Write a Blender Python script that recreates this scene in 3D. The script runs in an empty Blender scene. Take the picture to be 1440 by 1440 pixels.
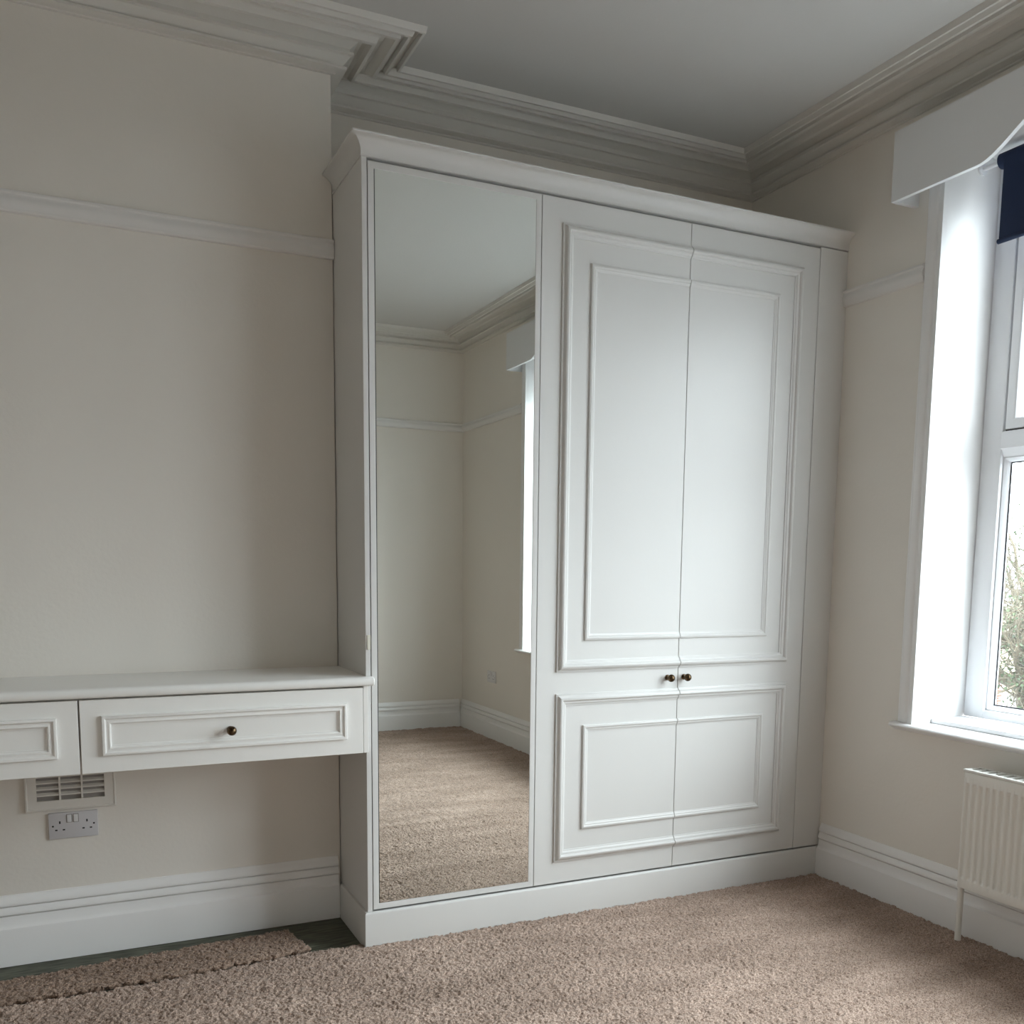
import bpy, bmesh, math, random
import numpy as np
from mathutils import Vector, Matrix

scene = bpy.context.scene
COL = scene.collection

# ------------------------------------------------------------------ camera
cam_d = bpy.data.cameras.new('camera')
cam = bpy.data.objects.new('camera', cam_d)
COL.objects.link(cam)
scene.camera = cam
cam_d.sensor_fit = 'HORIZONTAL'
cam_d.sensor_width = 36.0
cam_d.lens = 1334.4 / 1440 * 36.0
cam_d.shift_y = 240.0 / 1440.0           # a portrait frame cropped at the bottom
cam_d.clip_start = 0.05
cam_d.clip_end = 300
PITCH, YAW, ROLL = -0.1219, 0.4373, -0.0100
_R = (Matrix.Rotation(-YAW, 3, 'Z') @ Matrix.Rotation(PITCH, 3, 'X') @ Matrix.Rotation(ROLL, 3, 'Y')
      @ Matrix.Rotation(math.pi / 2, 3, 'X'))
cam.matrix_world = Matrix.Translation((-0.8684, -2.9836, 1.2713)) @ _R.to_4x4()

# ------------------------------------------------------------------ light
scene.view_settings.view_transform = 'Standard'
scene.view_settings.look = 'None'
scene.view_settings.gamma = 1.0
scene.view_settings.use_curve_mapping = False
scene.view_settings.exposure = 1.28
scene.cycles.diffuse_bounces = 8
scene.cycles.max_bounces = 14
scene.cycles.transparent_max_bounces = 12

SKY = 10.0
world = bpy.data.worlds.new('overcast_sky')
scene.world = world
world.use_nodes = True
wn = world.node_tree
wn.nodes.clear()
_o = wn.nodes.new('ShaderNodeOutputWorld')
_b = wn.nodes.new('ShaderNodeBackground')
_b.inputs['Color'].default_value = (0.86, 0.93, 1.0, 1)
_b.inputs['Strength'].default_value = SKY
# overcast dome: one third as bright at the horizon as overhead
_g = wn.nodes.new('ShaderNodeTexCoord')
_s = wn.nodes.new('ShaderNodeSeparateXYZ')
wn.links.new(_g.outputs['Generated'], _s.inputs[0])
_m = wn.nodes.new('ShaderNodeMapRange')
_m.inputs['From Min'].default_value = 0.0
_m.inputs['From Max'].default_value = 1.0
_m.inputs['To Min'].default_value = SKY * 0.40
_m.inputs['To Max'].default_value = SKY * 1.2
wn.links.new(_s.outputs['Z'], _m.inputs['Value'])
wn.links.new(_m.outputs[0], _b.inputs['Strength'])
wn.links.new(_b.outputs[0], _o.inputs[0])

# room dimensions (metres): x to the right, y away from the camera, z up
W, C, B, H = 1.966, 0.342, 0.604, 2.978
XL, YF = -3.2, -4.02
CHL = -1.75                       # far side of the chimney breast
WY0, WY1 = -0.455, -2.875         # window opening
WZ0, WZ1 = 0.69, 2.74
FZ = -0.014                       # bare boards, under the carpet

_pl = bpy.data.lights.new('window_daylight', 'AREA')     # sampling portal for the sky
_pl.shape = 'RECTANGLE'
_pl.size = WY0 - WY1
_pl.size_y = WZ1 - WZ0
_pl.cycles.is_portal = True
_po = bpy.data.objects.new('window_daylight', _pl)
COL.objects.link(_po)
_po.location = (W + 0.345, (WY0 + WY1) / 2, (WZ0 + WZ1) / 2)
_po.rotation_euler = (math.pi / 2, 0, math.pi / 2)       # faces -x, into the room

# ------------------------------------------------------------------ materials
def new_mat(name):
    m = bpy.data.materials.new(name)
    m.use_nodes = True
    return m, m.node_tree, m.node_tree.nodes['Principled BSDF']

def paint(name, col, rough=0.5, var=0.03, scale=6.0, bump=0.05, bscale=90.0, spec=0.5, dist=0.002):
    m, nt, bs = new_mat(name)
    tc = nt.nodes.new('ShaderNodeTexCoord')
    n1 = nt.nodes.new('ShaderNodeTexNoise')
    n1.inputs['Scale'].default_value = scale
    n1.inputs['Detail'].default_value = 3
    nt.links.new(tc.outputs['Object'], n1.inputs['Vector'])
    r = nt.nodes.new('ShaderNodeMix'); r.data_type = 'RGBA'
    nt.links.new(n1.outputs['Fac'], r.inputs['Factor'])
    r.inputs['A'].default_value = (*[c * (1 - var) for c in col], 1)
    r.inputs['B'].default_value = (*[min(1, c * (1 + var)) for c in col], 1)
    nt.links.new(r.outputs['Result'], bs.inputs['Base Color'])
    bs.inputs['Roughness'].default_value = rough
    bs.inputs['Specular IOR Level'].default_value = spec
    if bump > 0:
        n2 = nt.nodes.new('ShaderNodeTexNoise')
        n2.inputs['Scale'].default_value = bscale
        n2.inputs['Detail'].default_value = 2
        nt.links.new(tc.outputs['Object'], n2.inputs['Vector'])
        b = nt.nodes.new('ShaderNodeBump')
        b.inputs['Strength'].default_value = bump
        b.inputs['Distance'].default_value = dist
        nt.links.new(n2.outputs['Fac'], b.inputs['Height'])
        nt.links.new(b.outputs['Normal'], bs.inputs['Normal'])
    return m

M = {}
M['wall'] = paint('cream_wall_paint', (0.80, 0.762, 0.705), 0.75, 0.02, 2.5, 0.25, 70, 0.3)
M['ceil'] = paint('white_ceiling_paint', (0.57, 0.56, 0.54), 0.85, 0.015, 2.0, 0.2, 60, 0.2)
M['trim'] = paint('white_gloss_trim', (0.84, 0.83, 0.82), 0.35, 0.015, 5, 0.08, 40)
M['rail'] = paint('dull_white_rail_paint', (0.77, 0.755, 0.735), 0.55, 0.02, 5, 0.1, 40)
M['plaster'] = paint('white_plaster_cornice', (0.69, 0.67, 0.63), 0.7, 0.02, 5, 0.15, 60, 0.3)
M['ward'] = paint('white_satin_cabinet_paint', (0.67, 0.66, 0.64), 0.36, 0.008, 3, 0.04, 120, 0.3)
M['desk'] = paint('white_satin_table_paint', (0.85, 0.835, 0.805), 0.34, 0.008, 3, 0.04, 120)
M['upvc'] = paint('white_window_plastic', (0.80, 0.81, 0.83), 0.28, 0.005, 3, 0.0)
M['pelmet'] = paint('white_pelmet_paint', (0.77, 0.78, 0.79), 0.5, 0.01, 3, 0.04, 120)
M['rad'] = paint('white_radiator_enamel', (0.80, 0.79, 0.75), 0.35, 0.01, 4, 0.0)
M['vent'] = paint('cream_vent_plastic', (0.74, 0.71, 0.66), 0.5, 0.01, 5, 0.0)
M['vent_dark'] = paint('grey_vent_backing', (0.30, 0.275, 0.255), 0.8, 0.1, 20, 0.0)
M['socket'] = paint('pale_grey_socket_plastic', (0.60, 0.585, 0.60), 0.4, 0.01, 5, 0.0)
M['switch'] = paint('white_switch_plastic', (0.74, 0.73, 0.73), 0.35, 0.01, 5, 0.0)
M['black'] = paint('black_slot', (0.012, 0.012, 0.012), 0.6, 0.0, 5, 0.0)
M['gasket'] = paint('dark_rubber_gasket', (0.03, 0.03, 0.035), 0.6, 0.0, 5, 0.0)
M['tape'] = paint('pale_cream_catch_plastic', (0.72, 0.70, 0.60), 0.45, 0.02, 5, 0.0)
M['edge'] = paint('grey_mirror_edge', (0.06, 0.065, 0.06), 0.3, 0.02, 5, 0.0)
M['brick_joint'] = paint('lime_mortar', (0.45, 0.42, 0.38), 0.9, 0.1, 8, 0.3, 60)

def knob_mat():
    m, nt, bs = new_mat('antique_brass')
    bs.inputs['Metallic'].default_value = 1.0
    bs.inputs['Roughness'].default_value = 0.32
    tc = nt.nodes.new('ShaderNodeTexCoord')
    n = nt.nodes.new('ShaderNodeTexNoise'); n.inputs['Scale'].default_value = 120
    nt.links.new(tc.outputs['Object'], n.inputs['Vector'])
    r = nt.nodes.new('ShaderNodeValToRGB')
    r.color_ramp.elements[0].color = (0.045, 0.028, 0.016, 1)
    r.color_ramp.elements[1].color = (0.19, 0.13, 0.075, 1)
    r.color_ramp.elements[0].position = 0.35
    r.color_ramp.elements[1].position = 0.75
    nt.links.new(n.outputs['Fac'], r.inputs['Fac'])
    nt.links.new(r.outputs['Color'], bs.inputs['Base Color'])
    return m
M['brass'] = knob_mat()

def mirror_mat():
    m, nt, bs = new_mat('silvered_mirror')
    bs.inputs['Metallic'].default_value = 1.0
    bs.inputs['Roughness'].default_value = 0.0
    n = nt.nodes.new('ShaderNodeRGB')
    n.outputs[0].default_value = (0.88, 0.915, 0.89, 1)
    nt.links.new(n.outputs[0], bs.inputs['Base Color'])
    return m
M['mirror'] = mirror_mat()

def glass_mat():
    m = bpy.data.materials.new('clear_window_glass')
    m.use_nodes = True
    nt = m.node_tree
    nt.nodes.clear()
    out = nt.nodes.new('ShaderNodeOutputMaterial')
    mix = nt.nodes.new('ShaderNodeMixShader')
    tr = nt.nodes.new('ShaderNodeBsdfTransparent')
    tr.inputs['Color'].default_value = (0.95, 0.97, 0.96, 1)
    gl = nt.nodes.new('ShaderNodeBsdfGlossy')
    gl.inputs['Roughness'].default_value = 0.0
    lw = nt.nodes.new('ShaderNodeLayerWeight'); lw.inputs['Blend'].default_value = 0.5
    pw5 = nt.nodes.new('ShaderNodeMath'); pw5.operation = 'POWER'; pw5.inputs[1].default_value = 5.0
    nt.links.new(lw.outputs['Facing'], pw5.inputs[0])
    fr = nt.nodes.new('ShaderNodeMath'); fr.operation = 'MULTIPLY_ADD'
    fr.inputs[1].default_value = 0.9; fr.inputs[2].default_value = 0.035
    nt.links.new(pw5.outputs[0], fr.inputs[0])
    nt.links.new(fr.outputs[0], mix.inputs[0])
    nt.links.new(tr.outputs[0], mix.inputs[1])
    nt.links.new(gl.outputs[0], mix.inputs[2])
    nt.links.new(mix.outputs[0], out.inputs[0])
    return m
M['glass'] = glass_mat()

def blind_mat():
    m, nt, bs = new_mat('navy_blind_fabric')
    tc = nt.nodes.new('ShaderNodeTexCoord')
    w = nt.nodes.new('ShaderNodeTexNoise'); w.inputs['Scale'].default_value = 400
    nt.links.new(tc.outputs['Object'], w.inputs['Vector'])
    r = nt.nodes.new('ShaderNodeValToRGB')
    r.color_ramp.elements[0].color = (0.002, 0.009, 0.034, 1)
    r.color_ramp.elements[1].color = (0.004, 0.019, 0.070, 1)
    nt.links.new(w.outputs['Fac'], r.inputs['Fac'])
    nt.links.new(r.outputs['Color'], bs.inputs['Base Color'])
    bs.inputs['Roughness'].default_value = 0.8
    return m
M['navy'] = blind_mat()

def carpet_mat(name, c0, c1):
    m, nt, bs = new_mat(name)
    tc = nt.nodes.new('ShaderNodeTexCoord')
    n = nt.nodes.new('ShaderNodeTexNoise')
    n.inputs['Scale'].default_value = 240; n.inputs['Detail'].default_value = 2
    nt.links.new(tc.outputs['Object'], n.inputs['Vector'])
    r = nt.nodes.new('ShaderNodeValToRGB')
    r.color_ramp.elements[0].position = 0.33; r.color_ramp.elements[1].position = 0.70
    r.color_ramp.elements[0].color = (*c0, 1)
    r.color_ramp.elements[1].color = (*c1, 1)
    nt.links.new(n.outputs['Fac'], r.inputs['Fac'])
    # brushed and trodden streaks
    mp = nt.nodes.new('ShaderNodeMapping')
    mp.inputs['Rotation'].default_value = (0, 0, 0.35)
    mp.inputs['Scale'].default_value = (1.3, 4.2, 1)
    nt.links.new(tc.outputs['Object'], mp.inputs['Vector'])
    n2 = nt.nodes.new('ShaderNodeTexNoise')
    n2.inputs['Scale'].default_value = 1.7; n2.inputs['Detail'].default_value = 4
    nt.links.new(mp.outputs[0], n2.inputs['Vector'])
    r2 = nt.nodes.new('ShaderNodeValToRGB')
    r2.color_ramp.elements[0].position = 0.36; r2.color_ramp.elements[1].position = 0.66
    r2.color_ramp.elements[0].color = (0.80, 0.78, 0.76, 1)
    r2.color_ramp.elements[1].color = (1.10, 1.10, 1.10, 1)
    nt.links.new(n2.outputs['Fac'], r2.inputs['Fac'])
    mx = nt.nodes.new('ShaderNodeMix'); mx.data_type = 'RGBA'; mx.blend_type = 'MULTIPLY'
    mx.inputs['Factor'].default_value = 1.0
    nt.links.new(r.outputs['Color'], mx.inputs['A'])
    nt.links.new(r2.outputs['Color'], mx.inputs['B'])
    nt.links.new(mx.outputs['Result'], bs.inputs['Base Color'])
    bs.inputs['Roughness'].default_value = 0.95
    bs.inputs['Specular IOR Level'].default_value = 0.1
    bs.inputs['Sheen Weight'].default_value = 0.15
    bs.inputs['Sheen Roughness'].default_value = 0.5
    b = nt.nodes.new('ShaderNodeBump')
    b.inputs['Strength'].default_value = 0.6
    b.inputs['Distance'].default_value = 0.004
    nt.links.new(n.outputs['Fac'], b.inputs['Height'])
    nt.links.new(b.outputs['Normal'], bs.inputs['Normal'])
    return m
M['carpet'] = carpet_mat('beige_twist_pile_carpet', (0.22, 0.148, 0.112), (0.63, 0.48, 0.39))
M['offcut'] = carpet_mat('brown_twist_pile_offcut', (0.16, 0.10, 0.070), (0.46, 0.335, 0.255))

def ramp_mat(name, c0, c1, scale=8, stretch=(1, 1, 1), rough=0.8, p0=0.3, p1=0.7, bump=0.3):
    m, nt, bs = new_mat(name)
    tc = nt.nodes.new('ShaderNodeTexCoord')
    mp = nt.nodes.new('ShaderNodeMapping'); mp.inputs['Scale'].default_value = stretch
    nt.links.new(tc.outputs['Object'], mp.inputs['Vector'])
    n = nt.nodes.new('ShaderNodeTexNoise')
    n.inputs['Scale'].default_value = scale; n.inputs['Detail'].default_value = 5
    nt.links.new(mp.outputs[0], n.inputs['Vector'])
    r = nt.nodes.new('ShaderNodeValToRGB')
    r.color_ramp.elements[0].position = p0; r.color_ramp.elements[1].position = p1
    r.color_ramp.elements[0].color = (*c0, 1); r.color_ramp.elements[1].color = (*c1, 1)
    nt.links.new(n.outputs['Fac'], r.inputs['Fac'])
    nt.links.new(r.outputs['Color'], bs.inputs['Base Color'])
    bs.inputs['Roughness'].default_value = rough
    b = nt.nodes.new('ShaderNodeBump'); b.inputs['Strength'].default_value = bump
    b.inputs['Distance'].default_value = 0.002
    nt.links.new(n.outputs['Fac'], b.inputs['Height'])
    nt.links.new(b.outputs['Normal'], bs.inputs['Normal'])
    return m
M['boards'] = ramp_mat('old_stained_floorboard', (0.035, 0.036, 0.022), (0.13, 0.135, 0.095), 14, (1, 5, 1), 0.6)
M['bark'] = ramp_mat('grey_olive_bark', (0.045, 0.036, 0.022), (0.115, 0.092, 0.058), 20, (1, 1, 3))
M['ivy'] = ramp_mat('ivy_leaf_green', (0.018, 0.034, 0.012), (0.055, 0.075, 0.032), 3)
M['brick'] = ramp_mat('red_brick', (0.13, 0.035, 0.022), (0.19, 0.058, 0.038), 9)
M['render'] = ramp_mat('cream_house_render', (0.62, 0.55, 0.36), (0.70, 0.63, 0.45), 2)
M['slate'] = ramp_mat('grey_roof_slate', (0.22, 0.22, 0.24), (0.34, 0.34, 0.36), 4)
M['pave'] = ramp_mat('pale_pavement', (0.08, 0.08, 0.08), (0.14, 0.14, 0.14), 2)

# ------------------------------------------------------------------ helpers
def tag(o, label=None, cat=None, group=None, kind=None):
    if label: o['label'] = label
    if cat: o['category'] = cat
    if group: o['group'] = group
    if kind: o['kind'] = kind
    return o

def empty(name, loc=(0, 0, 0)):
    o = bpy.data.objects.new(name, None)
    COL.objects.link(o)
    o.location = loc
    o.empty_display_size = 0.1
    return o

def link(name, me, mat, parent=None, smooth=False, angle=None):
    """Vertices are given in world space; an object gets its origin at its own base centre."""
    n = len(me.vertices)
    co = np.empty(n * 3, np.float32); me.vertices.foreach_get('co', co); co = co.reshape(-1, 3)
    lo, hi = co.min(0), co.max(0)
    org = np.array([(lo[0] + hi[0]) / 2, (lo[1] + hi[1]) / 2, lo[2]], np.float32)
    me.vertices.foreach_set('co', (co - org).ravel())
    if smooth:
        me.polygons.foreach_set('use_smooth', np.ones(len(me.polygons), bool))
        if angle:
            me.set_sharp_from_angle(angle=math.radians(angle))
    me.update()
    o = bpy.data.objects.new(name, me)
    COL.objects.link(o)
    if mat is not None:
        me.materials.append(mat)
    o.location = org
    if parent is not None:
        o.parent = parent
        pw = WORLD.get(parent.name, Vector(parent.location))
        o.location = Vector(org) - pw
    WORLD[o.name] = Vector(org)
    return o
WORLD = {}

def thing(name, loc, label, cat, group=None):
    o = empty(name, loc)
    WORLD[o.name] = Vector(loc)
    return tag(o, label, cat, group)

def mesh(name, verts, faces, mat, parent=None, smooth=False, angle=None, recalc=True):
    me = bpy.data.meshes.new(name)
    me.from_pydata([tuple(v) for v in verts], [], faces)
    if recalc:
        bm = bmesh.new(); bm.from_mesh(me)
        bmesh.ops.recalc_face_normals(bm, faces=bm.faces)
        bm.to_mesh(me); bm.free()
    return link(name, me, mat, parent, smooth, angle)

def add_box(bm, x0, x1, y0, y1, z0, z1, bev=0.0, seg=2):
    r = bmesh.ops.create_cube(bm, size=1.0)
    vs = r['verts']
    bmesh.ops.scale(bm, verts=vs, vec=(abs(x1 - x0), abs(y1 - y0), abs(z1 - z0)))
    bmesh.ops.translate(bm, verts=vs, vec=((x0 + x1) / 2, (y0 + y1) / 2, (z0 + z1) / 2))
    if bev > 0:
        es = list({e for v in vs for e in v.link_edges})
        bmesh.ops.bevel(bm, geom=es, offset=bev, segments=seg, affect='EDGES', profile=0.5)

def from_bm(name, bm, mat, parent=None, smooth=False, angle=30):
    bmesh.ops.recalc_face_normals(bm, faces=bm.faces)
    me = bpy.data.meshes.new(name)
    bm.to_mesh(me); bm.free()
    return link(name, me, mat, parent, smooth, angle)

def box(name, x0, x1, y0, y1, z0, z1, mat, parent=None, bev=0.0, seg=2):
    bm = bmesh.new()
    add_box(bm, x0, x1, y0, y1, z0, z1, bev, seg)
    return from_bm(name, bm, mat, parent, smooth=bev > 0)

def sweep(name, path, prof, normal, mat, parent=None, closed=False, smooth=True, angle=35):
    """prof: (a, b) - a sideways (left of the path direction, seen along -normal), b along normal."""
    N = Vector(normal).normalized()
    P = [Vector(p) for p in path]
    n = len(P)
    verts, faces = [], []
    k = len(prof)
    for i in range(n):
        if closed:
            d0 = (P[i] - P[i - 1]).normalized(); d1 = (P[(i + 1) % n] - P[i]).normalized()
        else:
            d1 = (P[i + 1] - P[i]).normalized() if i < n - 1 else (P[i] - P[i - 1]).normalized()
            d0 = (P[i] - P[i - 1]).normalized() if i > 0 else d1
        l0, l1 = N.cross(d0), N.cross(d1)
        m = (l0 + l1)
        m = m / max(1e-6, m.dot(l0)) if m.length > 1e-6 else l0
        for a, b in prof:
            verts.append(P[i] + m * a + N * b)
    segs = n if closed else n - 1
    for i in range(segs):
        j = (i + 1) % n
        for q in range(k):
            q2 = (q + 1) % k
            faces.append((i * k + q, i * k + q2, j * k + q2, j * k + q))
    if not closed:
        faces.append(tuple(range(k)))
        faces.append(tuple((n - 1) * k + q for q in reversed(range(k))))
    return mesh(name, verts, faces, mat, parent, smooth, angle)

def lathe(name, centre, axis, prof, mat, parent=None, n=20):
    """prof: (distance along axis, radius)"""
    A = Vector(axis).normalized()
    U = A.orthogonal().normalized(); V = A.cross(U)
    c = Vector(centre)
    verts, faces = [], []
    for t, r in prof:
        for i in range(n):
            a = 2 * math.pi * i / n
            verts.append(c + A * t + (U * math.cos(a) + V * math.sin(a)) * max(r, 1e-5))
    for j in range(len(prof) - 1):
        for i in range(n):
            faces.append((j * n + i, j * n + (i + 1) % n, (j + 1) * n + (i + 1) % n, (j + 1) * n + i))
    faces.append(tuple(range(n)))
    faces.append(tuple((len(prof) - 1) * n + i for i in range(n)))
    return mesh(name, verts, faces, mat, parent, True, 50)

# ------------------------------------------------------------------ the room
def struct(o):
    o['kind'] = 'structure'
    return o

floor = struct(box('floor', XL, W, YF, B, FZ - 0.16, FZ - 0.02, M['boards']))
tag(floor, 'old dark stained floorboards showing in the gap around the carpet', 'floor')
py = B
ip = 0
while py > -0.30:                                   # boards bared beside the chimney breast
    y1 = py - 0.004; y0 = py - 0.128
    box('plank', XL, 0.6 + 0.2 * (ip % 2), y0, y1, FZ - 0.02, FZ - 0.0008 * (ip % 3), M['boards'], floor, 0.0015, 1)
    py = y0; ip += 1
box('plank', XL, W, YF, py - 0.004, FZ - 0.02, FZ - 0.001, M['boards'], floor)
box('plank', 0.804, W, py, B, FZ - 0.02, FZ - 0.001, M['boards'], floor)

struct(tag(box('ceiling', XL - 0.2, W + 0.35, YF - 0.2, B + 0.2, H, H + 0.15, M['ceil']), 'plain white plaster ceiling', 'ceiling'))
struct(tag(box('wall_back', XL - 0.2, W + 0.35, B, B + 0.2, FZ - 0.16, H, M['wall']), 'cream painted wall at the back of the alcove, above the wardrobe', 'wall'))
struct(tag(box('wall_chimney', CHL, -0.002, C, B, FZ, H, M['wall'], None, 0.004, 2), 'cream painted chimney breast behind the dressing table', 'wall'))
struct(tag(box('wall_left', XL - 0.2, XL, YF, B, FZ - 0.16, H, M['wall']), 'cream painted wall at the far left side of the room', 'wall'))
struct(tag(box('wall_front', XL - 0.2, W + 0.35, YF - 0.2, YF, FZ - 0.16, H, M['wall']), 'cream painted opposite wall seen in the mirror', 'wall'))
bm = bmesh.new()
T = W + 0.35
add_box(bm, W, T, YF, B, FZ - 0.16, WZ0)
add_box(bm, W, T, YF, B, WZ1, H)
add_box(bm, W, T, WY0, B, WZ0, WZ1)
add_box(bm, W, T, YF, WY1, WZ0, WZ1)
struct(tag(from_bm('wall_right', bm, M['wall']), 'cream painted wall with the window and radiator', 'wall'))

room = [(XL, YF), (W, YF), (W, B), (-0.002, B), (-0.002, C), (CHL, C), (CHL, B), (XL, B)]
corn = [(0, 0), (.251, 0), (.2505, -.004), (.247, -.0200), (.239, -.0200), (.237, -.0015), (.2250, -.0015), (.2190, -.008), (.213, -.0215), (.203, -.0215),
        (.201, -.0015), (.189, -.0015), (.1855, -.007), (.183, -.0215), (.170, -.0215), (.160, -.010), (.146, -.002), (.134, -.0015), (.129, -.005), (.1215, -.0215), (.110, -.0235),
        (.100, -.010), (.088, -.004), (.076, -.005), (.0590, -.017), (.0520, -.022), (.0505, -.032), (.0625, -.036), (.0625, -.043), (.054, -.0455), (.046, -.053), (.040, -.061),
        (.0350, -.066), (.0300, -.070), (.0430, -.0745), (.0430, -.082), (.031, -.086), (.014, -.087), (.012, -.0905), (0, -.0905)]
struct(tag(sweep('trim_1', [(x, y, H) for x, y in room], corn, (0, 0, 1), M['plaster'], closed=True, angle=25),
           'deep moulded white plaster cornice running round the ceiling', 'cornice'))

rail = [(0, 0), (.012, .001), (.016, .006), (.016, .014), (.020, .022), (.020, .036), (.015, .044), (.015, .050), (.019, .054), (.019, .060), (.012, .063), (0, .063)]
RZ = 2.299
struct(tag(sweep('trim_2', [(W, -0.388, RZ), (W, 0.012, RZ)], rail, (0, 0, 1), M['rail']),
           'short white picture rail between wardrobe and window', 'picture rail'))
struct(tag(sweep('trim_3', [(-0.002, C, RZ), (CHL, C, RZ), (CHL, B, RZ), (XL, B, RZ), (XL, YF, RZ), (W, YF, RZ), (W, -2.945, RZ)], rail, (0, 0, 1), M['rail']),
           'long white picture rail across the chimney breast and round the room', 'picture rail'))
skirt = [(0, FZ), (.026, FZ), (.026, .102), (.0245, .109), (.019, .114), (.0150, .121), (.0140, .1465), (.0075, .1480), (.0075, .1520), (.0190, .1535),
         (.0190, .160), (.0130, .172), (.0110, .1755), (.0040, .1765), (.0040, .1805), (.0150, .1820), (.0150, .190), (.0085, .201), (.0045, .208), (.0030, .213), (0, .214)]
struct(tag(sweep('baseboard_right', [(W, YF, 0), (W, -0.0125, 0)], skirt, (0, 0, 1), M['trim']),
           'tall moulded white skirting under the window behind the radiator', 'skirting'))
struct(tag(sweep('baseboard_chimney', [(-0.0125, C, 0), (CHL, C, 0), (CHL, B, 0), (XL, B, 0)], skirt, (0, 0, 1), M['trim']),
           'tall moulded white skirting on the chimney breast under the dressing table', 'skirting'))
struct(tag(sweep('baseboard_front', [(XL, B, 0), (XL, YF, 0), (W - 0.0265, YF, 0)], skirt, (0, 0, 1), M['trim']),
           'tall moulded white skirting on the opposite wall seen in the mirror', 'skirting'))

# ------------------------------------------------------------------ carpets
rng = np.random.default_rng(7)
def smooth2(a, n=1):
    for _ in range(n):
        p = np.pad(a, 1, mode='edge')
        a = (p[1:-1, 1:-1] * 4 + p[:-2, 1:-1] * 2 + p[2:, 1:-1] * 2 + p[1:-1, :-2] * 2 + p[1:-1, 2:] * 2
             + p[:-2, :-2] + p[:-2, 2:] + p[2:, :-2] + p[2:, 2:]) / 16
    return a

def grid_mesh(name, X, Y, Z, skirt_z=None, keep=None, inset=0.0):
    ny, nx = X.shape
    co = np.stack([X, Y, Z], -1).reshape(-1, 3)
    idx = np.arange(nx * ny).reshape(ny, nx)
    q = np.stack([idx[:-1, :-1], idx[:-1, 1:], idx[1:, 1:], idx[1:, :-1]], -1).reshape(-1, 4)
    if keep is not None:
        q = q[keep.reshape(-1)]
    if skirt_z is not None:
        ring = np.concatenate([idx[0, :], idx[1:, -1], idx[-1, -2::-1], idx[-2:0:-1, 0]])
        low = co[ring].copy(); low[:, 2] = skirt_z
        low[:, 1] += inset * np.where(np.isin(ring, idx[0, :]), 1, np.where(np.isin(ring, idx[-1, :]), -1, 0))
        base = len(co); m = len(ring)
        co = np.concatenate([co, low])
        a = ring; b = np.roll(ring, -1)
        la = base + np.arange(m); lb = base + np.roll(np.arange(m), -1)
        q = np.concatenate([q, np.stack([b, a, la, lb], -1)])
    me = bpy.data.meshes.new(name)
    me.vertices.add(len(co)); me.vertices.foreach_set('co', co.astype(np.float32).ravel())
    me.loops.add(q.size); me.loops.foreach_set('vertex_index', q.astype(np.int32).ravel())
    me.polygons.add(len(q))
    me.polygons.foreach_set('loop_start', np.arange(0, q.size, 4, dtype=np.int32))
    me.update(calc_edges=True)
    return me

def pile(ny, nx, amp):
    r0 = rng.normal(size=(ny, nx))
    h = 0.55 * r0 + smooth2(r0, 1) * 1.3
    h = h / h.std()
    return np.clip(h, -2.0, 1.1) * amp + smooth2(rng.normal(size=(ny, nx)), 8) * 0.008

EX = np.array([-3.2, -1.096, -0.673, -0.40, -0.178, -0.030, -0.0125, -0.0119, 3.0])
EY = np.array([-0.013, -0.013, -0.012, 0.006, 0.026, 0.020, 0.016, -0.0110, -0.0110])
def carpet_grid(x0, x1, y0, y1, step, amp, edge=False):
    nx = int((x1 - x0) / step); ny = int((y1 - y0) / step)
    X, Y = np.meshgrid(np.linspace(x0, x1, nx), np.linspace(y0, y1, ny))
    X = X + rng.normal(size=X.shape) * step * 0.2
    Y = Y + rng.normal(size=Y.shape) * step * 0.2
    np.clip(X, XL + 0.027, W - 0.0262, out=X)
    Z = pile(ny, nx, amp) - 0.003
    keep = None
    if edge:
        lim = np.interp(X, EX, EY) + smooth2(rng.normal(size=(3, nx)), 5)[1][None, :] * 0.006 * (X < -0.02) + rng.normal(size=X.shape) * 0.0006
        out = Y > lim
        Z = np.where(out, FZ + 0.0006, Z)
        keep = ~(out[:-1, :-1] & out[1:, :-1] & out[:-1, 1:] & out[1:, 1:])
    return grid_mesh('carpet', X, Y, Z, None if edge else FZ + 0.0005, keep)

carpet = thing('carpet', (0, -2, FZ), 'large beige brown twist pile carpet covering the room floor', 'carpet')
link('near_pile', carpet_grid(-1.30, W - 0.0262, -1.38, 0.05, 0.0032, 0.0022, True), M['carpet'], carpet, True)['kind'] = 'stuff'
link('side_pile', carpet_grid(XL + 0.027, -1.30, YF + 0.027, 0.05, 0.012, 0.002, True), M['carpet'], carpet, True)['kind'] = 'stuff'
link('far_pile', carpet_grid(-1.30, W - 0.0262, YF + 0.027, -1.38, 0.006, 0.0022), M['carpet'], carpet, True)['kind'] = 'stuff'

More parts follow.
